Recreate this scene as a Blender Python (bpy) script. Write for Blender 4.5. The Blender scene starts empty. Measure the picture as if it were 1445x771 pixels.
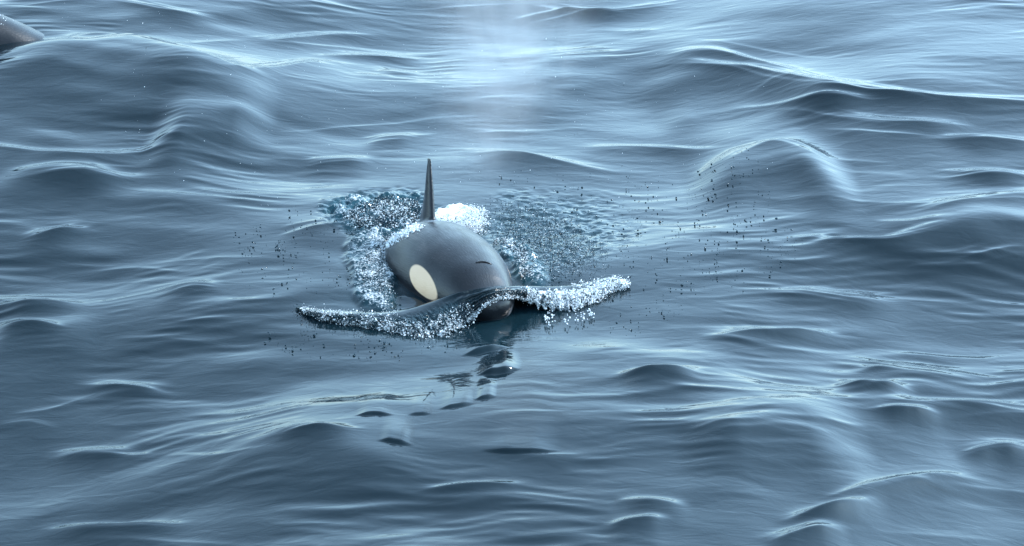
import bpy, bmesh, math, random
import numpy as np
from mathutils import Vector, Matrix
from mathutils.bvhtree import BVHTree

R = math.radians
rng = np.random.default_rng(11)
random.seed(11)
scene = bpy.context.scene
col = scene.collection

# ---------------------------------------------------------------- camera
PITCH, DIST, WIDTH = 22.0, 26.0, 10.0
CAM = Vector((0, -DIST * math.cos(R(PITCH)), DIST * math.sin(R(PITCH))))
HFOV = 2 * math.atan(WIDTH / 2 / DIST)
cd = bpy.data.cameras.new('camera')
cam = bpy.data.objects.new('camera', cd)
col.objects.link(cam)
cam.location = CAM
cam.rotation_euler = (R(90 - PITCH), 0, 0)
cd.angle = HFOV
cd.clip_start = 0.5
cd.clip_end = 6000
scene.camera = cam

# ---------------------------------------------------------------- sky and sun
SUN_EL, SUN_AZ = 40.0, 64.0          # azimuth measured from the view direction towards the right
w = bpy.data.worlds.new('World')
scene.world = w
w.use_nodes = True
nt = w.node_tree
bg = nt.nodes['Background']
sky = nt.nodes.new('ShaderNodeTexSky')
sky.sky_type = 'NISHITA'
sky.sun_disc = False
sky.sun_elevation = R(SUN_EL)
sky.sun_rotation = R(SUN_AZ)
sky.altitude = 0
sky.air_density = 1.6
sky.dust_density = 0.6
sky.ozone_density = 3.0
hsv = nt.nodes.new('ShaderNodeHueSaturation')
hsv.inputs['Saturation'].default_value = 0.22
nt.links.new(sky.outputs[0], hsv.inputs['Color'])
tint = nt.nodes.new('ShaderNodeMix')       # cold overcast cast over the whole sky
tint.data_type = 'RGBA'; tint.blend_type = 'MULTIPLY'
tint.inputs['Factor'].default_value = 1
tint.inputs['B'].default_value = (.61, .90, 1.15, 1)
gam = nt.nodes.new('ShaderNodeGamma')      # overcast: bright low sky, darker overhead
gam.inputs['Gamma'].default_value = 1.6
nt.links.new(hsv.outputs[0], gam.inputs['Color'])
nt.links.new(gam.outputs[0], tint.inputs['A'])
nt.links.new(tint.outputs['Result'], bg.inputs['Color'])
bg.inputs['Strength'].default_value = 0.07

sd = bpy.data.lights.new('sun', 'SUN')
sd.energy = 2.4
sd.angle = R(8)
sd.color = (1.0, 0.99, 0.975)
sun = bpy.data.objects.new('sun', sd)
col.objects.link(sun)
sdir = Vector((math.sin(R(SUN_AZ)) * math.cos(R(SUN_EL)), math.cos(R(SUN_AZ)) * math.cos(R(SUN_EL)), math.sin(R(SUN_EL))))
sun.rotation_euler = sdir.to_track_quat('Z', 'Y').to_euler()
sun.location = sdir * 60

vs = scene.view_settings
vs.view_transform = 'Standard'
vs.look = 'None'
vs.gamma = 1.0
vs.exposure = 1.3

# ---------------------------------------------------------------- helpers
F = (1445 / 2) / math.tan(HFOV / 2)
CR, CU, CF = Vector((1, 0, 0)), Vector((0, math.sin(R(PITCH)), math.cos(R(PITCH)))), Vector((0, math.cos(R(PITCH)), -math.sin(R(PITCH))))


def ray(px, py):
    return (CF + CR * ((px - 722.5) / F) - CU * ((py - 385.5) / F)).normalized()


def at(px, py, z=0.0):
    d = ray(px, py)
    return CAM + d * ((z - CAM.z) / d.z)


def proj(p):
    v = Vector(p) - CAM
    k = F / v.dot(CF)
    return 722.5 + v.dot(CR) * k, 385.5 - v.dot(CU) * k


def tag(o, label=None, cat=None, group=None, kind=None):
    if label: o['label'] = label
    if cat: o['category'] = cat
    if group: o['group'] = group
    if kind: o['kind'] = kind
    return o


def link(name, me, mat=None, parent=None, smooth=True):
    o = bpy.data.objects.new(name, me)
    col.objects.link(o)
    if mat: me.materials.append(mat)
    if parent: o.parent = parent
    if smooth: me.shade_smooth()
    return o


def np_mesh(name, verts, faces):
    """verts (n,3), faces (m,k) with a constant k"""
    me = bpy.data.meshes.new(name)
    n, (m, k) = len(verts), faces.shape
    me.vertices.add(n)
    me.vertices.foreach_set('co', np.ascontiguousarray(verts, dtype=np.float32).ravel())
    me.loops.add(m * k)
    me.loops.foreach_set('vertex_index', np.ascontiguousarray(faces, dtype=np.int32).ravel())
    me.polygons.add(m)
    me.polygons.foreach_set('loop_start', np.arange(0, m * k, k, dtype=np.int32))
    me.update(calc_edges=True)
    return me


def add_attr(me, name, vals):
    a = me.attributes.new(name, 'FLOAT', 'POINT')
    a.data.foreach_set('value', np.ascontiguousarray(vals, dtype=np.float32).ravel())


class Noise:
    """smooth lattice noise in 2-D, numpy"""
    def __init__(s, seed): s.t = np.random.default_rng(seed).random((256, 256))

    def __call__(s, x, y):
        xi, yi = np.floor(x).astype(int), np.floor(y).astype(int)
        fx, fy = x - xi, y - yi
        fx, fy = fx * fx * fx * (fx * (fx * 6 - 15) + 10), fy * fy * fy * (fy * (fy * 6 - 15) + 10)
        a, b = s.t[xi % 256, yi % 256], s.t[(xi + 1) % 256, yi % 256]
        c, d = s.t[xi % 256, (yi + 1) % 256], s.t[(xi + 1) % 256, (yi + 1) % 256]
        return (a * (1 - fx) + b * fx) * (1 - fy) + (c * (1 - fx) + d * fx) * fy * 1.0

    def fbm(s, x, y, o=4):
        r, a, t = 0, 1, 0
        for k in range(o):
            r = r + a * s(x * 2 ** k + 17 * k, y * 2 ** k + 31 * k)
            t += a
            a *= .55
        return r / t


def sstep(a, b, x):
    t = np.clip((x - a) / (b - a), 0, 1)
    return t * t * (3 - 2 * t)


# ---------------------------------------------------------------- materials
def new_mat(name):
    m = bpy.data.materials.new(name)
    m.use_nodes = True
    n = m.node_tree
    return m, n, n.nodes['Principled BSDF'], (lambda t, **k: mk(n, t, **k)), n.links.new


def mk(n, t, **k):
    o = n.nodes.new(t)
    for a, b in k.items(): setattr(o, a, b)
    return o


def water_material(name):
    m, n, b, N, L = new_mat(name)
    b.inputs['IOR'].default_value = 1.333
    fo = N('ShaderNodeAttribute', attribute_name='foam')
    ae = N('ShaderNodeAttribute', attribute_name='aerated')
    tc = N('ShaderNodeTexCoord')
    # foam broken up by fine bubbles
    nz = N('ShaderNodeTexNoise'); nz.inputs['Scale'].default_value = 42; nz.inputs['Detail'].default_value = 5
    L(tc.outputs['Object'], nz.inputs['Vector'])
    ad = N('ShaderNodeMath', operation='MULTIPLY_ADD'); ad.inputs[1].default_value = 1.5; ad.inputs[2].default_value = -0.75
    L(nz.outputs[0], ad.inputs[0])
    sm = N('ShaderNodeMath', operation='ADD'); L(fo.outputs['Fac'], sm.inputs[0]); L(ad.outputs[0], sm.inputs[1])
    mr = N('ShaderNodeMapRange'); mr.inputs['From Min'].default_value = .42; mr.inputs['From Max'].default_value = .85
    L(sm.outputs[0], mr.inputs['Value'])
    gate = N('ShaderNodeMath', operation='MULTIPLY'); 
    g2 = N('ShaderNodeMapRange'); g2.inputs['From Min'].default_value = .02; g2.inputs['From Max'].default_value = .2
    L(fo.outputs['Fac'], g2.inputs['Value']); L(mr.outputs[0], gate.inputs[0]); L(g2.outputs[0], gate.inputs[1])
    deep = N('ShaderNodeMix', data_type='RGBA'); deep.inputs['A'].default_value = (.0035, .010, .014, 1); deep.inputs['B'].default_value = (.015, .06, .08, 1)
    L(ae.outputs['Fac'], deep.inputs['Factor'])
    cm = N('ShaderNodeMix', data_type='RGBA'); cm.inputs['B'].default_value = (.72, .77, .79, 1)
    L(deep.outputs['Result'], cm.inputs['A']); L(gate.outputs[0], cm.inputs['Factor'])
    L(cm.outputs['Result'], b.inputs['Base Color'])
    rm = N('ShaderNodeMapRange'); rm.inputs['To Min'].default_value = .06; rm.inputs['To Max'].default_value = .6
    L(gate.outputs[0], rm.inputs['Value']); L(rm.outputs[0], b.inputs['Roughness'])
    # fine silky ripple
    mp = N('ShaderNodeMapping'); mp.inputs['Scale'].default_value = (3.2, 7.0, 1)
    L(tc.outputs['Object'], mp.inputs['Vector'])
    n2 = N('ShaderNodeTexNoise'); n2.inputs['Scale'].default_value = 1.0; n2.inputs['Detail'].default_value = 3; n2.inputs['Distortion'].default_value = .6
    L(mp.outputs[0], n2.inputs['Vector'])
    bp = N('ShaderNodeBump'); bp.inputs['Strength'].default_value = .16; bp.inputs['Distance'].default_value = .03
    L(n2.outputs[0], bp.inputs['Height'])
    b2 = N('ShaderNodeBump'); b2.inputs['Distance'].default_value = .02
    L(nz.outputs[0], b2.inputs['Height']); L(gate.outputs[0], b2.inputs['Strength'])
    L(bp.outputs[0], b2.inputs['Normal']); L(b2.outputs[0], b.inputs['Normal'])
    return m


def plain(name, c, rough, ior=1.333, bump=0, bscale=60):
    m, n, b, N, L = new_mat(name)
    b.inputs['Base Color'].default_value = (*c, 1)
    b.inputs['Roughness'].default_value = rough
    b.inputs['IOR'].default_value = ior
    tc = N('ShaderNodeTexCoord')
    nz = N('ShaderNodeTexNoise'); nz.inputs['Scale'].default_value = bscale; nz.inputs['Detail'].default_value = 3
    L(tc.outputs['Object'], nz.inputs['Vector'])
    mx = N('ShaderNodeMix', data_type='RGBA'); mx.inputs['A'].default_value = (*[v * .88 for v in c], 1); mx.inputs['B'].default_value = (*[min(1, v * 1.1) for v in c], 1)
    L(nz.outputs[0], mx.inputs['Factor']); L(mx.outputs['Result'], b.inputs['Base Color'])
    if bump:
        bp = N('ShaderNodeBump'); bp.inputs['Strength'].default_value = bump; bp.inputs['Distance'].default_value = .01
        L(nz.outputs[0], bp.inputs['Height']); L(bp.outputs[0], b.inputs['Normal'])
    return m


M_WATER = water_material('sea_water')
M_FOAM = plain('white_foam', (.74, .78, .80), .5, bump=.3)
M_DROP = plain('clear_droplet', (.012, .03, .042), .06)
M_DARK = plain('dark_wet_slit', (.006, .006, .008), .25, 1.4)
M_EYE = plain('eye_dark', (.01, .008, .008), .08, 1.45)


def skin_material():
    m, n, b, N, L = new_mat('orca_skin')
    tc = N('ShaderNodeTexCoord')
    sep = N('ShaderNodeSeparateXYZ'); L(tc.outputs['Object'], sep.inputs[0])
    X, Y, Z = sep.outputs

    def M(op, a, c=None, cl=False):
        o = N('ShaderNodeMath', operation=op, use_clamp=cl)
        for i, v in enumerate((a, c)):
            if v is None: continue
            if isinstance(v, (int, float)): o.inputs[i].default_value = v
            else: L(v, o.inputs[i])
        return o.outputs[0]
    # wobble for hand-drawn edges
    wz = N('ShaderNodeTexNoise'); wz.inputs['Scale'].default_value = 5; L(tc.outputs['Object'], wz.inputs['Vector'])
    wob = M('MULTIPLY', M('SUBTRACT', wz.outputs[0], .5), .12)
    # eye patch: ellipse in the side view (x along the body, z up), on both sides
    ez = M('DIVIDE', M('SUBTRACT', Z, EYE[1]), EYE[2])
    ex = M('DIVIDE', M('ADD', M('ADD', X, EYE[0]), M('MULTIPLY', ez, EYE[4])), EYE[3])
    rr = M('ADD', M('ADD', M('MULTIPLY', ex, ex), M('MULTIPLY', ez, ez)), wob)
    side = M('GREATER_THAN', M('ABSOLUTE', Y), .12)
    mr = N('ShaderNodeMapRange'); mr.inputs['From Min'].default_value = 1.12; mr.inputs['From Max'].default_value = .92
    L(rr, mr.inputs['Value'])
    patch = M('MULTIPLY', mr.outputs[0], side)
    # white chin and belly
    m2 = N('ShaderNodeMapRange'); m2.inputs['From Min'].default_value = -.17; m2.inputs['From Max'].default_value = -.19
    L(M('ADD', M('ADD', Z, M('MULTIPLY', wob, .3)), M('MULTIPLY', X, -.10)), m2.inputs['Value'])
    belly = M('MULTIPLY', m2.outputs[0], M('GREATER_THAN', X, -3.6))
    # black skin with faint mottling and scratches
    nz = N('ShaderNodeTexNoise'); nz.inputs['Scale'].default_value = 6; nz.inputs['Detail'].default_value = 6; L(tc.outputs['Object'], nz.inputs['Vector'])
    cr = N('ShaderNodeMix', data_type='RGBA'); cr.inputs['A'].default_value = (.004, .0045, .006, 1); cr.inputs['B'].default_value = (.011, .012, .015, 1)
    L(nz.outputs[0], cr.inputs['Factor'])
    mp = N('ShaderNodeMapping'); mp.inputs['Scale'].default_value = (4, 60, 60); L(tc.outputs['Object'], mp.inputs['Vector'])
    sc = N('ShaderNodeTexNoise'); sc.inputs['Scale'].default_value = 1; sc.inputs['Detail'].default_value = 4; L(mp.outputs[0], sc.inputs['Vector'])
    ms = N('ShaderNodeMapRange'); ms.inputs['From Min'].default_value = .62; ms.inputs['From Max'].default_value = .8; ms.inputs['To Max'].default_value = .5
    L(sc.outputs[0], ms.inputs['Value'])
    c0 = N('ShaderNodeMix', data_type='RGBA'); c0.inputs['B'].default_value = (.05, .05, .055, 1); L(cr.outputs['Result'], c0.inputs['A']); L(ms.outputs[0], c0.inputs['Factor'])
    c1 = N('ShaderNodeMix', data_type='RGBA'); c1.inputs['B'].default_value = (.72, .70, .66, 1); L(c0.outputs['Result'], c1.inputs['A']); L(belly, c1.inputs['Factor'])
    pn = N('ShaderNodeMix', data_type='RGBA'); pn.inputs['A'].default_value = (.74, .47, .27, 1); pn.inputs['B'].default_value = (.86, .58, .38, 1); L(nz.outputs[0], pn.inputs['Factor'])
    c2 = N('ShaderNodeMix', data_type='RGBA'); L(pn.outputs['Result'], c2.inputs['B']); L(c1.outputs['Result'], c2.inputs['A']); L(patch, c2.inputs['Factor'])
    L(c2.outputs['Result'], b.inputs['Base Color'])
    rg = N('ShaderNodeMapRange'); rg.inputs['To Min'].default_value = .20; rg.inputs['To Max'].default_value = .42; L(nz.outputs[0], rg.inputs['Value'])
    L(rg.outputs[0], b.inputs['Roughness'])
    b.inputs['IOR'].default_value = 1.42
    b.inputs['Sheen Roughness'].default_value = .28
    fm = N('ShaderNodeMapping'); fm.inputs['Scale'].default_value = (2.2, 5, 5); L(tc.outputs['Object'], fm.inputs['Vector'])
    fz = N('ShaderNodeTexNoise'); fz.inputs['Scale'].default_value = 1.6; fz.inputs['Detail'].default_value = 7; fz.inputs['Roughness'].default_value = .62; L(fm.outputs[0], fz.inputs['Vector'])
    fr = N('ShaderNodeMapRange'); fr.inputs['From Min'].default_value = .40; fr.inputs['From Max'].default_value = .62; fr.inputs['To Min'].default_value = .05; fr.inputs['To Max'].default_value = .55
    L(fz.outputs[0], fr.inputs['Value']); L(fr.outputs[0], b.inputs['Sheen Weight'])
    b.inputs['Sheen Tint'].default_value = (.8, .86, .95, 1)
    bp = N('ShaderNodeBump'); bp.inputs['Strength'].default_value = .22; bp.inputs['Distance'].default_value = .01
    L(sc.outputs[0], bp.inputs['Height']); L(bp.outputs[0], b.inputs['Normal'])
    return m


EYE = (.84, .105, .15, .215, .172)     # distance behind snout, height, half height, half length, shear
M_SKIN = skin_material()

# ---------------------------------------------------------------- orca placement
YAW, NOSE_UP, SCALE = 21.0, 10.5, .92
SNOUT = at(698, 433, .17)


def orca_matrix(snout, yaw, noseup, roll=0):
    # local x = forward (snout at the origin, body towards -x), z up
    fwd = Vector((math.sin(R(yaw)), -math.cos(R(yaw)), 0))
    ang = math.atan2(fwd.y, fwd.x)
    return Matrix.Translation(snout) @ Matrix.Rotation(ang, 4, 'Z') @ Matrix.Rotation(-R(noseup), 4, 'Y') @ Matrix.Rotation(R(roll), 4, 'X') @ Matrix.Scale(SCALE, 4)


ORCA = orca_matrix(SNOUT, YAW, NOSE_UP, -7)

# ---------------------------------------------------------------- the sea
Y0, Y1 = at(722, 790).y - .6, at(722, -20).y + .8
X1 = abs(at(-20, -20).x) + .3


def axis(lo, hi, step, far, g=1.09):
    a = list(np.arange(lo, hi + step, step))
    s, v = step, a[-1]
    while v < far: s *= g; v += s; a.append(v)
    s, v, pre = step, a[0], []
    while v > -far: s *= g; v -= s; pre.append(v)
    return np.array(pre[::-1] + a)


ax = axis(-X1, X1, .0215, 1500, 1.14)
ay = axis(Y0, Y1, .0170, 1500, 1.14)
GX, GY = np.meshgrid(ax.astype(np.float32), ay.astype(np.float32))
NX, NY = len(ax), len(ay)
fadeout = 1 / (1 + (np.maximum(np.abs(GX) - X1, 0) / 25) ** 2) / (1 + (np.maximum(np.abs(GY - (Y0 + Y1) / 2) - (Y1 - Y0) / 2, 0) / 25) ** 2)

nA, nB, nC = Noise(1), Noise(2), Noise(3)
wx = GX + .5 * (nA(GX * .5 + 40, GY * .5 + 40) - .5) + .16 * (nB(GX * 1.7 + 90, GY * 1.7 + 90) - .5)
wy = GY + .5 * (nB(GX * .5 + 60, GY * .5 + 20) - .5) + .16 * (nC(GX * 1.7 + 30, GY * 1.7 + 70) - .5)
H = np.zeros_like(GX); DX = np.zeros_like(GX); DY = np.zeros_like(GX)


def band(l0, l1, n, slope, spread, mean=0., mask=1., chop=.9):
    global H, DX, DY
    for _ in range(n):
        lam = math.exp(rng.uniform(math.log(l0), math.log(l1)))
        k = 2 * math.pi / lam
        th = R(mean + rng.normal() * spread)
        dx, dy = math.sin(th), -math.cos(th)
        a = slope * math.sqrt(2 / n) / k
        ph = k * (dx * wx + dy * wy) + rng.uniform(0, 6.283)
        H += mask * a * np.cos(ph)
        s = chop * a * np.sin(ph) * mask
        DX -= s * dx
        DY -= s * dy


patchy = .35 + 1.1 * sstep(.35, .7, nC.fbm(GX * .35 + 11, GY * .3 + 5, 3))
band(3.2, 7.0, 9, .050, 28, 24)
band(1.2, 2.8, 14, .027, 26, 16)
band(.5, 1.2, 22, .025, 20, 6, patchy)
band(.11, .45, 48, .031, 10, 4, patchy * sstep(.35, .6, nA.fbm(GX * .8 + 81, GY * .9 + 15, 3)) * 1.5)
H *= fadeout; DX *= fadeout; DY *= fadeout


def swell(x, y):
    """one long, low swell added for its tone, darkening the sides of the view and paling the middle"""
    e = sstep(1.2, 4.6, np.abs(x - .2))
    return (.105 * e - .035) * 26 / 6.283 * np.sin((y - 1.0) * 6.283 / 26)


H += swell(GX, GY) * fadeout  # slopes shaped to darken both sides of the view and brighten its middle


def on_sea(px, py, dz=0.):
    z = dz
    for _ in range(3):
        p = at(px, py, z)
        z = dz + float(swell(p.x, p.y))
    return at(px, py, z)




def ridge(pts, a, wf, wb, sharp=.35, taper=.25, step=False):
    """a crest along a drawn line: height a, front width wf (towards -y), back width wb"""
    P = [on_sea(x, y, .8 * a) for x, y in pts]
    xs = np.array([p.x for p in P]); ys = np.array([p.y for p in P])
    Lx = xs[-1] - xs[0]
    i0, i1 = np.searchsorted(ax, (xs[0] - taper * Lx, xs[-1] + taper * Lx))
    j0, j1 = np.searchsorted(ay, (ys.min() - 5 * wf, ys.max() + 5 * wb))
    gx, gy = GX[j0:j1, i0:i1], GY[j0:j1, i0:i1]
    if gx.size == 0: return
    t = np.linspace(xs[0] - taper * Lx, xs[-1] + taper * Lx, 80)
    m0, m1 = [max(-.5, min(.5, q)) for q in ((ys[1] - ys[0]) / (xs[1] - xs[0]), (ys[-1] - ys[-2]) / (xs[-1] - xs[-2]))]
    yc = np.interp(t, xs, ys) + np.minimum(t - xs[0], 0) * m0 + np.maximum(t - xs[-1], 0) * m1
    ker = np.hanning(27); ker /= ker.sum()
    yc = np.convolve(np.pad(yc, 13, 'reflect', reflect_type='odd'), ker, 'valid')
    cx = np.interp(gx, t, yc)
    slope = (ys[-1] - ys[0]) / Lx
    d = (gy - cx) / np.sqrt(1 + slope ** 2)
    u = (gx - xs[0]) / Lx
    env = sstep(-taper, taper, u) * sstep(-taper, taper, 1 - u)
    nf = .45 if a > .035 and not step else 1.0      # broad swells vary slowly along their crest
    wd = np.where(d < 0, wf, wb) * (.8 + .4 * nA(gx * 1.3 * nf + 5, gy * .7 * nf + 9))
    e = sharp * wd
    prof = np.exp(-(np.sqrt(d * d + e * e) - e) / wd) * np.exp(-(d / (2.2 * wd)) ** 2)
    if step:      # lens-shaped steep little front, gentle back
        rag = 1 + .5 * (nC.fbm(gx * 14 + 5, gy * 14 + 5, 2) - .5)
        prof = np.where(d < 0, np.clip(1 + d / (wf * np.maximum(env, .05) * rag), 0, 1), np.exp(-(d / wb) ** 2))
    H[j0:j1, i0:i1] += a * env * prof * (.7 + .6 * nB(gx * 1.6 * nf + 7, gy * 1.2 * nf + 3))


# --- the swells whose dark faces and pale backs shape the picture
ridge([(20, 62), (110, 60), (190, 58), (260, 85), (330, 108)], .20, .75, .5, .7)
ridge([(230, 182), (300, 170), (362, 158)], .16, .6, .5, .7)
ridge([(930, 108), (1000, 98), (1090, 112), (1180, 138)], .14, .5, .9, .7)
ridge([(950, 165), (1010, 152), (1060, 148)], .05, .32, .6, .7)
ridge([(1000, 240), (1050, 222), (1110, 216), (1170, 238)], .18, .65, .8, .6)
ridge([(1000, 615), (1090, 600), (1190, 622)], .075, .65, .6, .9)
ridge([(1300, 334), (1400, 322), (1520, 318)], .12, .6, .5, .8, .4)
ridge([(1180, 712), (1280, 682), (1370, 672)], .04, .45, .35, .5)
ridge([(0, 255), (80, 240), (150, 250)], .06, .5, .4, .7)
ridge([(-20, 480), (60, 468), (120, 480)], .05, .45, .4, .6)
ridge([(330, 650), (450, 640), (560, 655)], .05, .55, .5, .8)
# --- sharp little crests that flash white
S = [[(150, 62), (205, 56), (235, 66)], [(200, 68), (260, 88), (310, 104), (345, 110)], [(330, 108), (380, 95), (430, 80), (470, 84)],
     [(385, 48), (450, 42), (500, 44)], [(470, 70), (540, 75), (580, 78)], [(180, 8), (230, 18), (280, 22)], [(100, 52), (150, 50), (210, 58)],
     [(0, 207), (60, 214), (110, 218), (180, 213), (250, 200)], [(40, 238), (90, 234), (145, 236)], [(60, 250), (130, 246), (180, 247)],
     [(750, 22), (800, 14), (850, 16)], [(790, 10), (840, 20), (900, 12), (930, 6)], [(960, 88), (1010, 84), (1060, 92), (1110, 104)],
     [(985, 98), (1050, 102), (1110, 120), (1170, 132)], [(1080, 100), (1150, 118), (1230, 130), (1300, 142)], [(1160, 132), (1240, 136), (1330, 142), (1445, 140)],
     [(1080, 152), (1140, 150), (1210, 146)], [(1010, 240), (1050, 222), (1090, 214)], [(1080, 215), (1120, 216), (1165, 232)],
     [(1340, 192), (1400, 192), (1445, 195)], [(1360, 245), (1445, 246)], [(1310, 300), (1380, 288), (1445, 278)], [(1200, 165), (1280, 172), (1340, 172)],
     [(0, 466), (40, 466), (75, 470)], [(0, 428), (75, 428)], [(225, 412), (260, 408), (285, 408)], [(405, 618), (440, 612), (480, 610)],
     [(95, 748), (160, 745), (225, 738)], [(1205, 700), (1260, 686), (1310, 678), (1360, 674)], [(1135, 728), (1190, 720), (1220, 714)],
     [(1100, 758), (1150, 750), (1180, 750)], [(1275, 572), (1330, 576), (1390, 576), (1430, 576)], [(1370, 640), (1410, 634), (1445, 634)],
     [(1190, 539), (1225, 543), (1268, 550)], [(1225, 503), (1290, 515), (1370, 528)], [(1245, 588), (1310, 592)], [(1020, 470), (1090, 470), (1155, 466)],
     [(880, 530), (920, 528), (960, 526)], [(1130, 412), (1200, 418), (1240, 422)], [(850, 200), (920, 202), (980, 208)], [(530, 98), (570, 104)],
     [(530, 195), (580, 193)],
     [(440, 228), (510, 226)], [(680, 215), (740, 220), (820, 232)], [(870, 740), (930, 735)], [(1300, 378), (1370, 376), (1420, 366)], [(880, 704), (940, 707)],
     [(1150, 345), (1240, 352), (1310, 340)], [(60, 330), (120, 318)], [(140, 545), (220, 548)], [(100, 640), (180, 634)], [(620, 690), (720, 684)], [(420, 330), (470, 322)]]
for i, s in enumerate(S):
    random.seed(i)
    for q in range(random.choice((4, 5, 6))):      # a bundle of fine parallel wrinkles
        oy, ox = random.uniform(-6, 6) * (q > 0), random.uniform(-26, 26) * (q > 0)
        ridge([(x + ox, y + oy) for x, y in s], random.uniform(.012, .021) * (1 if q == 0 else .85), random.uniform(.22, .36), random.uniform(.045, .07), .08, .3)

random.seed(77)
for i in range(60):                                # fainter wrinkles all over
    x, y, l = random.uniform(-40, 1480), random.uniform(-10, 775), random.uniform(60, 190)
    if 380 < x + l / 2 < 900 and 230 < y < 500: continue
    tl = random.gauss(0, 4)
    ridge([(x, y - tl), (x + l / 2, y + random.gauss(0, 2.5)), (x + l, y + tl)], random.uniform(.006, .013), random.uniform(.2, .4), random.uniform(.04, .08), .1, .35)

# --- dark glints in front of the animal: short steep facets that mirror the dark water
def facet(pts, a, wf):
    ridge(pts, a, wf, .5, .1, .3, True)


for s, a, wf in (([(660, 487), (675, 484), (702, 480)], .050, .045), ([(676, 519), (695, 518), (718, 515)], .045, .04), ([(507, 587), (525, 585), (543, 587)], .030, .03),
                 ([(578, 587), (600, 586)], .018, .02), ([(624, 576), (640, 573), (658, 570)], .030, .028), ([(671, 563), (691, 560)], .026, .026),
                 ([(540, 629), (555, 630), (572, 632)], .028, .028), ([(698, 641), (730, 642), (772, 640)], .028, .028)):
    facet(s, a, wf)

me = None
foam = np.zeros_like(GX); aer = np.zeros_like(GX)


def blobmask(px, py, rx, ry, soft=.5, ang=0):
    """soft ellipse on the water given by a pixel and radii in metres"""
    c = at(px, py)
    ca, sa = math.cos(R(ang)), math.sin(R(ang))
    u = ((GX - c.x) * ca + (GY - c.y) * sa) / rx
    v = (-(GX - c.x) * sa + (GY - c.y) * ca) / ry
    r = np.sqrt(u * u + v * v) + .55 * (nB.fbm(GX * 3 + 50, GY * 2.2 + 50, 3) - .5)
    return sstep(1 + soft * .5, 1 - soft * .5, r)


turb = nA.fbm(GX * 9 + 200, GY * 7 + 200, 4) - .5
fine = nC.fbm(GX * 22 + 300, GY * 17 + 300, 3) - .5
mL = blobmask(540, 300, .55, .75)                 # churned water left of the fin
mW = blobmask(652, 306, .27, .36, .4)             # white splash right of the fin
mR = blobmask(775, 325, .75, 1.2, .9)             # drizzle-pocked water
mF = blobmask(527, 385, .22, 1.0, .5, 8)          # foam along the flank
mE = blobmask(735, 375, .16, .75, .5, 12)         # foam ridge on the far flank
mB = blobmask(640, 400, 1.1, 1.9, .6)             # ring of bubbly water round the body
H += mL * (.16 * turb + .05 * fine) + mW * (.03 + .10 * turb + .06 * fine) + mR * (.035 * turb + .03 * fine) + mF * (.05 + .09 * turb + .03 * fine) + mE * (.04 + .08 * turb + .03 * fine)
foam = np.clip(mL * (.30 + .9 * turb) + mW * (.95 + .7 * turb) + mF * (.46 + .6 * turb) + mE * (.36 + .5 * turb) + mR * .08, 0, 1.2)
aer = np.clip(mL * .9 + mB * .1 + mR * .35 + mF * .4 + mE * .6, 0, 1)

V = np.stack([GX + DX, GY + DY, H], -1).reshape(-1, 3)
idx = np.arange(NX * NY).reshape(NY, NX)
FQ = np.stack([idx[:-1, :-1], idx[:-1, 1:], idx[1:, 1:], idx[1:, :-1]], -1).reshape(-1, 4)
me = np_mesh('water', V, FQ)
add_attr(me, 'foam', foam); add_attr(me, 'aerated', aer)
sea = link('water', me, M_WATER)
tag(sea, 'steel blue sea surface with smooth rolling swells and white glinting crests', 'water', kind='structure')


def sea_z(x, y):
    i = np.clip(np.searchsorted(ax, x), 0, NX - 1); j = np.clip(np.searchsorted(ay, y), 0, NY - 1)
    return H[j, i]


# ---------------------------------------------------------------- the orca
ST = np.array([  # distance from snout, top, bottom, half width
    [.0, .03, -.05, .07], [.03, .085, -.12, .15], [.08, .125, -.165, .215], [.16, .170, -.215, .265], [.28, .245, -.28, .318], [.45, .345, -.35, .385], [.7, .43, -.43, .465],
    [1.0, .51, -.5, .55], [1.4, .575, -.56, .595], [1.8, .605, -.6, .59], [2.2, .61, -.62, .555], [2.7, .575, -.6, .50], [3.2, .49, -.52, .51],
    [3.8, .365, -.39, .37], [4.4, .245, -.26, .23], [4.9, .16, -.165, .12], [5.2, .10, -.10, .075], [5.42, .04, -.04, .04]])


def smooth_interp(x, xp, fp):
    # monotone-ish cubic (Catmull-Rom on uneven knots)
    m = np.gradient(fp, xp)
    i = np.clip(np.searchsorted(xp, x, side='right') - 1, 0, len(xp) - 2)
    h = xp[i + 1] - xp[i]; t = (x - xp[i]) / h
    return ((2 * t ** 3 - 3 * t ** 2 + 1) * fp[i] + (t ** 3 - 2 * t ** 2 + t) * h * m[i] + (-2 * t ** 3 + 3 * t ** 2) * fp[i + 1] + (t ** 3 - t ** 2) * h * m[i + 1])


def bridge(bm, rings, cap=True):
    n = len(rings[0])
    for a, b in zip(rings[:-1], rings[1:]):
        for k in range(n):
            bm.faces.new((a[k], a[(k + 1) % n], b[(k + 1) % n], b[k]))
    if cap:
        bm.faces.new(rings[0][::-1]); bm.faces.new(rings[-1])


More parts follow.
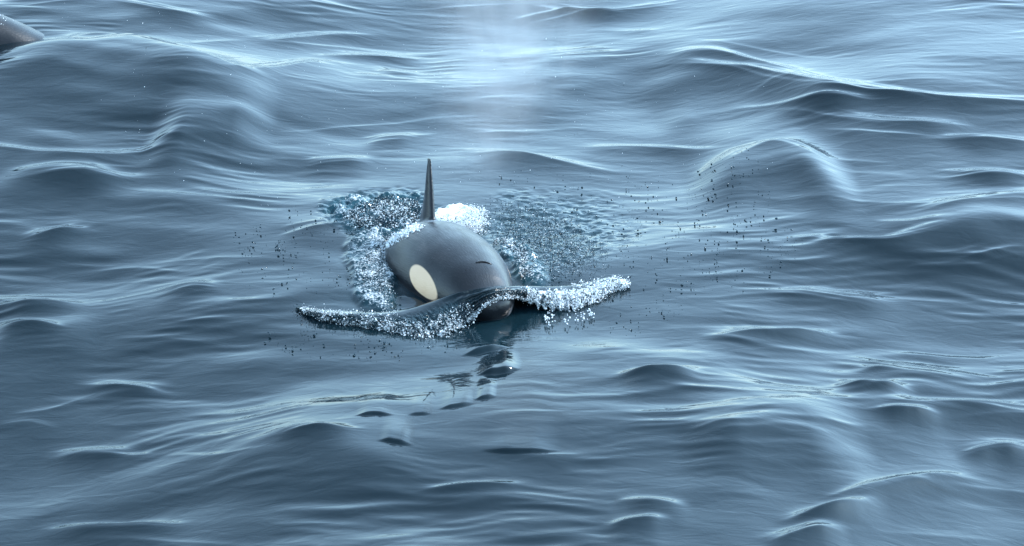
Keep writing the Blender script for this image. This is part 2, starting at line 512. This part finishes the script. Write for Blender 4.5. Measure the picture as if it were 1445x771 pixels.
def orca_mesh(bend=(1.6, .28, 2.6, .2)):
    bm = bmesh.new()
    s = np.concatenate([[.0, .012, .03, .055], np.linspace(.085, 5.42, 90)])
    top, bot, wid = [smooth_interp(s, ST[:, 0], ST[:, k]) for k in (1, 2, 3)]
    rings = []
    for i in range(len(s)):
        r = []
        for k in range(48):
            a = 2 * math.pi * k / 48
            c, sn = math.cos(a), math.sin(a)
            z = (top[i] if sn > 0 else -bot[i]) * sn
            y = wid[i] * math.copysign(abs(c) ** .92, c)
            # slight groove between melon and beak
            if s[i] < .32 and sn > 0: z *= 1 - .05 * math.sin(math.pi * min(1, s[i] / .32))
            r.append(bm.verts.new((-s[i], y, z - bend[1] * max(0, s[i] - bend[0]) ** 2 * (1 if s[i] < bend[2] else 1 - bend[3] * (s[i] - bend[2])))))
        rings.append(r)
    bridge(bm, rings)

    def blade(root, tip_fn, n, thick, sec=16):
        """a fin: chord line per station given by tip_fn(t) -> (leading point, trailing point, thickness dir)"""
        rr = []
        for i in range(n):
            t = i / (n - 1)
            le, te, nd = tip_fn(t)
            th = thick * (1 - t) ** .8 + .012
            ring = []
            for k in range(sec):
                a = 2 * math.pi * k / sec
                u = .5 - .5 * math.cos(a)
                yy = th * math.sin(a) * (1 - u) ** .35 * .9
                ring.append(bm.verts.new(le.lerp(te, u) + nd * yy))
            rr.append(ring)
        bridge(bm, rr)
    # dorsal fin: swept back, flaring foot
    def dors(t):
        z = .42 + .78 * t
        lead = -1.97 - .06 * t - .24 * t ** 1.8 + .22 * math.exp(-t * 11)
        trail = -2.50 + .10 * t + .10 * math.sin(math.pi * t)
        if t > .9: trail = trail * (1 - (t - .9) * 1.5) + lead * (t - .9) * 1.5
        return Vector((lead, (.04 * t * t), z)), Vector((min(trail, lead - .03), (.04 * t * t), z - .06 * (1 - t))), Vector((0, 1, 0))
    blade(None, dors, 22, .072)
    # foot of the fin
    # pectoral flippers
    for sy in (-1, 1):
        def flip(t, sy=sy):
            c = Vector((-1.15 - .35 * t, sy * (.42 + .72 * t), -.30 - .42 * t))
            ch = .21 * math.sin(math.pi * (.22 + .68 * t)) ** .7 + .03
            return c + Vector((ch, 0, 0)), c - Vector((ch, 0, 0)), Vector((0, .5 * sy, .85)).normalized()
        blade(None, flip, 16, .05)

        def fluke(t, sy=sy):
            c = Vector((-5.2 - .30 * t ** 1.5, sy * (.02 + .68 * t), -bend[1] * (5.2 - bend[0]) ** 2 * (1 - bend[3] * (5.2 - bend[2]))))
            ch = .26 * (1 - t) ** .7 + .02
            return c + Vector((ch, 0, 0)), c - Vector((ch * .7, 0, 0)), Vector((0, 0, 1))
        blade(None, fluke, 14, .04)
    bmesh.ops.recalc_face_normals(bm, faces=bm.faces)
    me = bpy.data.meshes.new('body')
    bm.to_mesh(me); bm.free()
    o = bpy.data.objects.new('tmp', me); col.objects.link(o)
    rm = o.modifiers.new('r', 'REMESH'); rm.mode = 'VOXEL'; rm.voxel_size = .019
    sm = o.modifiers.new('s', 'SMOOTH'); sm.factor = .5; sm.iterations = 6
    dg = bpy.context.evaluated_depsgraph_get()
    out = bpy.data.meshes.new_from_object(o.evaluated_get(dg))
    out.name = 'body'
    bpy.data.objects.remove(o)
    return out


def surf_z(s):
    return float(smooth_interp(np.array([s]), ST[:, 0], ST[:, 1])[0])


body_me = orca_mesh()
body_me.materials.clear()
root = bpy.data.objects.new('orca', None); col.objects.link(root)
root.empty_display_size = .3
root.matrix_world = ORCA
tag(root, 'black orca with pale oval eye patch and upright fin, surging through a bow wave', 'orca', 'orcas at the surface')
body = link('body', body_me, M_SKIN, root)

# blowhole: a crescent slit sunk in the skin
def blowhole_mesh():
    bm = bmesh.new()
    rows = []
    for i in range(15):
        t = i / 14 * 2 - 1
        y = .045 + .09 * t
        x = -.53 + .035 * t * t
        hw = .021 * (1 - t * t) ** .6 + .0015
        zt = surf_z(-x) * math.sqrt(max(0, 1 - (abs(y) / float(smooth_interp(np.array([-x]), ST[:, 0], ST[:, 3])[0])) ** 2))
        rows.append([bm.verts.new((x + hw * 1.2 * math.cos(a), y, zt - .001 + .010 * math.sin(a))) for a in np.linspace(0, 2 * math.pi, 10, endpoint=False)])
    bridge(bm, rows)
    bmesh.ops.recalc_face_normals(bm, faces=bm.faces)
    me = bpy.data.meshes.new('blowhole'); bm.to_mesh(me); bm.free()
    return me


blow = link('blowhole', blowhole_mesh(), M_DARK, root)


def ball(r, sub=2):
    bm = bmesh.new(); bmesh.ops.create_icosphere(bm, subdivisions=sub, radius=r)
    me = bpy.data.meshes.new('eye'); bm.to_mesh(me); bm.free(); return me


eye_me = ball(.028)
for i, sy in enumerate((-1, 1)):
    e = link('eye', eye_me, M_EYE if i == 0 else None, root)
    e.location = (-.55, sy * .385, -.04)

bpy.context.view_layer.update()
bvh = BVHTree.FromPolygons([root.matrix_world @ v.co for v in body_me.vertices], [tuple(p.vertices) for p in body_me.polygons])


# ---------------------------------------------------------------- froth and droplets
def ico(sub):
    bm = bmesh.new(); bmesh.ops.create_icosphere(bm, subdivisions=sub, radius=1)
    v = np.array([x.co[:] for x in bm.verts]); f = np.array([[q.index for q in p.verts] for p in bm.faces]); bm.free()
    return v, f


ICO = {1: ico(1), 2: ico(2)}


def blobs(name, pts, rad, mat, parent=None, sub=1, squash=.45, lump=.0):
    pts, rad = np.asarray(pts, float), np.asarray(rad, float)
    v, f = ICO[sub]
    n = len(pts)
    sc = rad[:, None] * np.exp(rng.normal(0, squash * .6, (n, 3)))
    th = rng.uniform(0, 6.283, n); c, s_ = np.cos(th), np.sin(th)
    W = v[None] * sc[:, None, :]
    if lump: W = W * (1 + rng.normal(0, lump, (n, len(v), 1)))
    W = np.stack([W[..., 0] * c[:, None] - W[..., 1] * s_[:, None], W[..., 0] * s_[:, None] + W[..., 1] * c[:, None], W[..., 2]], -1)
    W = (W + pts[:, None, :]).reshape(-1, 3)
    Fq = (f[None] + (np.arange(n) * len(v))[:, None, None]).reshape(-1, 3)
    o = link(name, np_mesh(name, W, Fq), mat, parent)
    o['kind'] = 'stuff'
    return o


def in_poly(px, py, poly):
    r = np.zeros(len(px), bool)
    for (x0, y0), (x1, y1) in zip(poly, poly[1:] + poly[:1]):
        cnd = (y0 > py) != (y1 > py)
        with np.errstate(divide='ignore', invalid='ignore'):
            r ^= cnd & (px < (x1 - x0) * (py - y0) / (y1 - y0 + 1e-9) + x0)
    return r


def scatter(poly, n, zlo, zhi, zpow=2.0, clump=0.0, cs=14.0, seed=0, soft=2.0):
    """points over the water inside an outline; z is height above the surface"""
    q = np.array(poly, float)
    ns = Noise(500 + seed)
    out = []
    while len(out) < n:
        px = rng.uniform(q[:, 0].min(), q[:, 0].max(), 4000); py = rng.uniform(q[:, 1].min(), q[:, 1].max(), 4000)
        ok = in_poly(px, py, poly)
        if clump: ok &= ns.fbm(px / cs + 40, py / (cs * .6) + 40, 3) + rng.normal(0, .04, 4000) > clump
        for a, b in zip(px[ok] + rng.normal(0, soft, ok.sum()), py[ok] + rng.normal(0, soft * .6, ok.sum())): out.append((a, b))
    P = []
    for a, b in out[:n]:
        z = zlo + (zhi - zlo) * rng.random() ** zpow
        p = at(a, b, z)
        P.append((p.x, p.y, z + float(sea_z(p.x, p.y))))
    return np.array(P)


def outside(P):
    """drop points that lie inside the animal"""
    keep = []
    for p in P:
        loc, nor, i, d = bvh.find_nearest(Vector(p))
        keep.append((Vector(p) - loc).dot(nor) > -.005)
    return P[np.array(keep)]


# ---------------------------------------------------------------- bow wave: a sheet of water thrown up over the snout
bow = bpy.data.objects.new('bow_wave', None); col.objects.link(bow)
bow.empty_display_size = .2
bow.location = at(690, 440)
tag(bow, 'thin glassy sheet of water curling off the snout, frothy white along its edges', 'wave')
bpy.context.view_layer.update()
HIT = None
COLS = [((418, 435, .03), (419, 438, .0)), ((445, 439, .06), (450, 449, .02)), ((490, 441, .08), (495, 459, .02)), ((540, 442, .10), (552, 470, .02)),
        ((575, 437, .12), (595, 477, .02)), ((605, 428, .16), (632, 470, .03)), ((640, 415, HIT), (656, 458, .05)), ((668, 409, HIT), (672, 444, .12)),
        ((695, 405, HIT), (690, 428, HIT)), ((715, 404, HIT), (714, 420, HIT)), ((740, 404, .20), (742, 424, .12)), ((770, 405, .16), (774, 434, .05)),
        ((800, 404, .13), (812, 438, .03)), ((830, 400, .11), (842, 428, .03)), ((860, 393, .10), (864, 413, .04)), ((886, 398, .07), (889, 407, .05))]


def pt(c):
    px, py, z = c
    if z is None:
        h = bvh.ray_cast(CAM, ray(px, py))
        if h[0] is not None: return h[0] - ray(px, py) * .035
        z = .2
    return at(px, py, z)


LIP = np.array([pt(a)[:] for a, b in COLS]); LOW = np.array([pt(b)[:] for a, b in COLS])
NU, NV, NBK = 760, 52, 12
tu = np.linspace(0, len(COLS) - 1, NU)


def spl(A, t):
    k = np.arange(len(A), dtype=float)
    return np.stack([smooth_interp(t, k, A[:, j]) for j in range(3)], -1)


lip, low = spl(LIP, tu), spl(LOW, tu)
nD, nE = Noise(7), Noise(8)
onhead = np.exp(-((tu - 7.6) / 1.9) ** 4)


def sheet_point(i, v):
    """i column (float array index ok), v: <0 apron behind the lip, 0 lip, 1 lower edge"""
    a, b = lip[i], low[i]
    return a + (b - a) * v


rows = []
for j in range(NBK + NV):
    if j < NBK:
        q = 1 - j / NBK
        back = lip + np.array([0, .30, 0]) * q
        back[:, 2] = lip[:, 2] * (1 - q ** 1.6) - .06 * q ** 1.6
        rows.append(back)
    else:
        v = (j - NBK) / (NV - 1)
        ragged = 1 + (.55 * (nE.fbm(tu * 7 + 3, tu * 0 + 5, 4) - .5)) * (1 - onhead) * v      # torn lower edge
        p = lip + (low - lip) * (v * ragged)[:, None]
        bulge = math.sin(math.pi * v ** .8) * (.06 * (1 - .6 * onhead))
        n1 = nD.fbm(tu * 3.2 + 20, np.full_like(tu, v * 5 + 3), 3) - .5
        n2 = nE.fbm(tu * 11 + 70, np.full_like(tu, v * 13 + 9), 3) - .5
        n3 = nD.fbm(tu * 30 + 11, np.full_like(tu, v * 26 + 2), 3) - .5
        rough = (.07 * n1 + .06 * n2 + .045 * n3) * (sstep(.05, .6, np.full_like(tu, v)) * (1 - .75 * onhead))
        st = .011 * np.sin(v * 24 + tu * 1.3 + 1.5 * n1) * onhead       # streamlines of water over the snout
        p = p + np.stack([0 * tu, -.9 * (bulge + rough + st), .45 * (bulge + rough + st)], -1)
        rows.append(p)
G = np.array(rows)
nr = len(rows)
edge = sstep(.0, .35, np.minimum(tu, len(COLS) - 1 - tu))
ii = np.arange(nr * NU).reshape(nr, NU)
FB = np.stack([ii[:-1, :-1], ii[1:, :-1], ii[1:, 1:], ii[:-1, 1:]], -1).reshape(-1, 4)
bme = np_mesh('water_sheet', (G - np.array(bow.location[:])).reshape(-1, 3), FB)
vv = np.concatenate([-np.linspace(1, 1 / NBK, NBK), np.linspace(0, 1, NV)])[:, None] * np.ones(NU)[None]
uu = np.ones(nr)[:, None] * tu[None]
right = sstep(9.3, 10.5, uu); left = 1 - sstep(5.5, 7.0, uu)
lace = nE.fbm(uu * 9 + 31, vv * 9 + uu * 1.5 + 7, 3) - .5
fo = right * sstep(.08, .3, vv) * (.66 + .75 * lace) + left * sstep(.22, .55, vv) * (.42 + 1.1 * lace) + (1 - right) * (1 - left) * sstep(.80, .97, vv) * .6
add_attr(bme, 'foam', fo); add_attr(bme, 'aerated', .4 * sstep(.1, .5, vv) * (left + right))
sheet = link('water_sheet', bme, M_WATER, bow)
so = sheet.modifiers.new('thickness', 'SOLIDIFY'); so.thickness = .012; so.offset = -1


def sheet_scatter(n, u0, u1, vlo, vhi, up, pw=1.0, jit=.02, clump=0.):
    m = n * 12 if clump else n
    u = rng.uniform(u0, u1, m); v = vlo + (vhi - vlo) * rng.random(m) ** pw
    if clump:
        sc_ = nE.fbm(u * 3.5 + 9, v * 5 + u * 1.2 + 4, 3) + rng.normal(0, .05, m)
        k_ = np.argsort(-sc_)[:int(m * clump)]
        k_ = rng.choice(k_, n, replace=False)
        u, v = u[k_], v[k_]
    i = np.clip((u / (len(COLS) - 1) * (NU - 1)).astype(int), 0, NU - 1)
    j = np.clip(NBK + (v * (NV - 1)).astype(int), 0, nr - 1)
    P = G[j, i] + (np.maximum(v, 1) - 1)[:, None] * (low[i] - lip[i])
    P = P + rng.normal(0, jit, (n, 3)) + np.array([0, -.012, 0])
    P[:, 2] += up * rng.random(n) ** 3
    return P - np.array(bow.location[:])


def rads(n, lo, hi, p=2.5):
    return lo + (hi - lo) * rng.random(n) ** p


NF = 3300
blobs('froth', np.concatenate([sheet_scatter(2200, 10.0, 14.9, .16, .98, .02, 1, .011, .55), sheet_scatter(1100, 12.2, 14.9, .0, .95, .05, 1, .018)]), rads(NF, .002, .008, 3), M_FOAM, bow, 1, .75, .26)
blobs('froth', np.concatenate([sheet_scatter(800, .3, 3.2, .15, 1.1, .02, 1, .012, .25), sheet_scatter(800, 3.0, 7.0, .42, 1.1, .02, 1, .012, .25), sheet_scatter(550, 1.0, 7.0, .82, 1.08, .03), sheet_scatter(420, .3, 3.6, .0, .2, .03), sheet_scatter(500, 6.6, 10.3, .85, 1.05, .015, 1, .008)]), rads(3070, .0018, .006, 3), M_FOAM, bow, 1, .75, .26)
blobs('droplets', np.concatenate([sheet_scatter(700, .0, 3.2, .1, 1.18, .03), sheet_scatter(1000, 3.0, 6.9, .42, 1.15, .03), sheet_scatter(600, 9.8, 14.9, .4, 1.02, .02, 1, .014), sheet_scatter(250, 6.6, 10, .8, 1.0, .02, 1, .010)]), rads(2550, .0025, .007), M_DROP, bow, 1, .4)
# drips hanging below the right wing
dp = []
for px, py, n in ((773, 449, 26), (780, 446, 12), (800, 452, 12), (812, 452, 8), (822, 447, 14), (834, 443, 18)):
    for _ in range(n):
        p = at(px + rng.normal(0, 2.4), py + rng.normal(0, 4.5), .07); dp.append((p - bow.location)[:])
blobs('drip', dp, rads(len(dp), .005, .010), M_FOAM, bow, 1, .4)

# ---------------------------------------------------------------- white water round the body
def stuff(o, label, cat):
    return tag(o, label, cat, kind='stuff')


def foam_pair(name, label, cat, polys, nw, nd, zhi, rw, rd, clump=.0, cs=14., seed=0, zp=2., soft=2.5):
    r = bpy.data.objects.new(name, None); col.objects.link(r)
    P = outside(scatter(polys, nw, 0, zhi, zp, clump, cs, seed, soft))
    r.location = (float(P[:, 0].mean()), float(P[:, 1].mean()), 0)
    bpy.context.view_layer.update()
    tag(r, label, cat, kind='stuff')
    o0 = np.array(r.location[:])
    blobs('white_froth', P - o0, rads(len(P), *rw), M_FOAM, r, 1, .75, .26)
    if nd:
        P = outside(scatter(polys, nd, 0, zhi, zp, clump * .85, cs, seed + 1, soft))
        blobs('dark_droplets', P - o0, rads(len(P), *rd), M_DROP, r, 1, .4)
    return r


foam_pair('splash', 'bright white splash heaped behind the fin', 'splash', [(606, 320), (622, 310), (645, 306), (664, 298), (678, 288), (687, 300), (687, 322), (660, 325), (630, 322)], 4200, 500, .10, (.0018, .006), (.003, .007), .47, 11., 2, 2.5, 4.5)
foam_pair('splash', 'churned teal water flecked with white, across the fin from the bright splash', 'splash', [(486, 318), (496, 300), (520, 286), (545, 276), (585, 282), (596, 296), (592, 316), (560, 322), (520, 327)], 1300, 1900, .06, (.0025, .008), (.004, .011), .50, 9., 3, 2., 4.)
foam_pair('splash', 'white froth sliding along the flank below the eye patch', 'splash', [(590, 318), (560, 328), (535, 345), (515, 368), (505, 398), (512, 415), (540, 428), (560, 430), (545, 400), (542, 370), (560, 345), (600, 325)], 600, 800, .03, (.002, .006), (.003, .008), .46, 7., 5, 2., 4.)
foam_pair('splash', 'thin curved line of froth beside the blowhole flank', 'splash', [(690, 338), (715, 343), (738, 358), (747, 380), (745, 402), (735, 404), (735, 382), (724, 362), (704, 348)], 380, 500, .03, (.0025, .0075), (.003, .008), .46, 7., 7, 2., 3.)
lap = []
while len(lap) < 900:      # froth lapping up over the flank behind the fin
    t = rng.random(); px = 592 - 56 * t + rng.normal(0, 3.5); py = 320 + 32 * t ** 1.3 + rng.normal(0, 3.0)
    h = bvh.ray_cast(CAM, ray(px, py))
    if h[0] is not None: lap.append((h[0] + h[1] * .004)[:])
    elif rng.random() < .5: p = at(px, py, .06); lap.append(p[:])
stuff(blobs('splash', lap, rads(len(lap), .003, .010, 3), M_FOAM, None, 1, .8, .26), 'thin edge of froth lapping over the back at the eye-patch side of the fin foot', 'splash')
# drizzle falling on the water
foam_pair('drizzle', 'dense patch of small drops pocking the water beside the white splash', 'drizzle', [(702, 290), (730, 280), (770, 290), (805, 315), (835, 345), (842, 380), (810, 394), (765, 398), (745, 370), (710, 330)], 700, 4300, .10, (.002, .004), (.0025, .0062), .34, 16., 9, 2., 16.)
P1 = scatter([(330, 330), (420, 290), (500, 330), (505, 400), (470, 430), (420, 410), (350, 430)], 170, 0, .05, 2, .52, 16, 21)
P2 = scatter([(690, 235), (820, 225), (960, 240), (1090, 300), (1130, 350), (1080, 400), (960, 430), (870, 400), (860, 330), (780, 270)], 330, 0, .08, 2, .5, 18, 22)
P3 = scatter([(360, 470), (440, 460), (540, 485), (660, 495), (540, 515), (400, 500)], 110, 0, .04, 2, .52, 16, 23)
P4 = scatter([(840, 415), (960, 400), (1000, 430), (900, 480), (850, 470)], 60, 0, .04, 2, .5, 16, 24)
P5 = scatter([(960, 230), (1060, 220), (1100, 300), (1040, 330), (970, 290)], 70, 0, .06, 2, .5, 16, 25)
PA = outside(np.concatenate([P1, P2, P3, P4, P5]))
stuff(blobs('droplets', PA, rads(len(PA), .003, .011, 3), M_DROP, None, 2, .4), 'scattered dark drops flung over the water round the orca', 'droplets')
PW = scatter([(0, 30), (1100, 40), (1100, 330), (300, 330)], 260, 0, .3, 1, .0)
stuff(blobs('spray', PW, rads(len(PW), .002, .0055, 3), M_FOAM, None, 1, .3), 'fine white spray specks drifting above the water behind the orca', 'spray')

# ---------------------------------------------------------------- second orca, awash
def copy_tree(o, parent=None):
    c = o.copy(); col.objects.link(c); c.parent = parent
    for ch in list(o.children): copy_tree(ch, c)
    return c


o2 = copy_tree(root)
O2M = orca_matrix(on_sea(74, 50) + Vector((-.995, -.1, 0)) * 3.35 + Vector((.22, 0, -.04)), -84, 0)
o2.matrix_world = O2M
body2_me = orca_mesh((1.2, .10, 3.2, .12))
body2_me.materials.clear(); body2_me.materials.append(M_SKIN); body2_me.shade_smooth()
for ch in o2.children:
    if ch.name.startswith('body'): ch.data = body2_me
tag(o2, 'dark wet back of a second orca barely breaking the surface', 'orca', 'orcas at the surface')
o2p = scatter([(0, 40), (40, 36), (70, 38), (60, 46), (30, 58), (0, 72)], 90, .02, .12, 1, .0)
bpy.context.view_layer.update()
bv2 = BVHTree.FromPolygons([O2M @ v.co for v in body2_me.vertices], [tuple(p.vertices) for p in body2_me.polygons])
fl = []
for p in o2p:
    dr = (Vector(p) - CAM).normalized()
    h = bv2.ray_cast(CAM, dr)
    if h[0] is not None: fl.append(h[0][:])
if fl:
    stuff(blobs('water_flecks', fl, rads(len(fl), .003, .008, 3), M_FOAM, None, 1, .6), 'small white water flecks on the second dark back', 'droplets')

# ---------------------------------------------------------------- breath mist
MH, MR0, MR1, MDX, MDY = 3.6, .50, 1.9, .8, 1.0


def mist_mesh():
    bm = bmesh.new()
    rr = []
    for i in range(13):
        t = i / 12
        r = MR0 + (MR1 - MR0) * t
        rr.append([bm.verts.new((MDX * t + r * math.cos(a), MDY * t + r * math.sin(a), MH * t)) for a in np.linspace(0, 2 * math.pi, 24, endpoint=False)])
    bridge(bm, rr)
    bmesh.ops.recalc_face_normals(bm, faces=bm.faces)
    me = bpy.data.meshes.new('mist'); bm.to_mesh(me); bm.free()
    return me


mt = bpy.data.materials.new('breath_mist'); mt.use_nodes = True
n = mt.node_tree; n.nodes.remove(n.nodes['Principled BSDF'])
pv = n.nodes.new('ShaderNodeVolumePrincipled')
pv.inputs['Color'].default_value = (.96, .98, 1, 1)


def MM(op, a, c=None, cl=False):
    o = n.nodes.new('ShaderNodeMath'); o.operation = op; o.use_clamp = cl
    for i, v in enumerate((a, c)):
        if v is None: continue
        if isinstance(v, (int, float)): o.inputs[i].default_value = v
        else: n.links.new(v, o.inputs[i])
    return o.outputs[0]


tcn = n.nodes.new('ShaderNodeTexCoord')
sx = n.nodes.new('ShaderNodeSeparateXYZ'); n.links.new(tcn.outputs['Object'], sx.inputs[0])
tt = MM('DIVIDE', sx.outputs[2], MH)
ddx, ddy = MM('SUBTRACT', sx.outputs[0], MM('MULTIPLY', tt, MDX)), MM('SUBTRACT', sx.outputs[1], MM('MULTIPLY', tt, MDY))
r2 = MM('ADD', MM('MULTIPLY', ddx, ddx), MM('MULTIPLY', ddy, ddy))
RR = MM('ADD', MM('MULTIPLY', tt, MR1 - MR0), MR0)
fall = MM('POWER', MM('SUBTRACT', 1., MM('DIVIDE', r2, MM('MULTIPLY', RR, RR)), True), 2.2)
ends = MM('MULTIPLY', MM('MULTIPLY', tt, 6., True), MM('MULTIPLY', MM('SUBTRACT', 1., tt), 2.2, True))
mpn = n.nodes.new('ShaderNodeMapping'); mpn.inputs['Scale'].default_value = (1.1, 1.1, .55)
nzn = n.nodes.new('ShaderNodeTexNoise'); nzn.inputs['Scale'].default_value = 1.5; nzn.inputs['Detail'].default_value = 3; nzn.inputs['Distortion'].default_value = 1.2
mrn = n.nodes.new('ShaderNodeMapRange'); mrn.inputs['From Min'].default_value = .28; mrn.inputs['From Max'].default_value = .72; mrn.inputs['To Max'].default_value = .6
n.links.new(tcn.outputs['Object'], mpn.inputs['Vector']); n.links.new(mpn.outputs[0], nzn.inputs['Vector'])
n.links.new(nzn.outputs[0], mrn.inputs['Value'])
n.links.new(MM('MULTIPLY', MM('MULTIPLY', fall, ends), mrn.outputs[0]), pv.inputs['Density'])
n.links.new(pv.outputs[0], n.nodes['Material Output'].inputs['Volume'])
mist = link('breath_mist', mist_mesh(), mt)
mist.location = at(668, 268, .3)
stuff(mist, 'faint pale column of breath mist hanging behind the fin', 'mist')
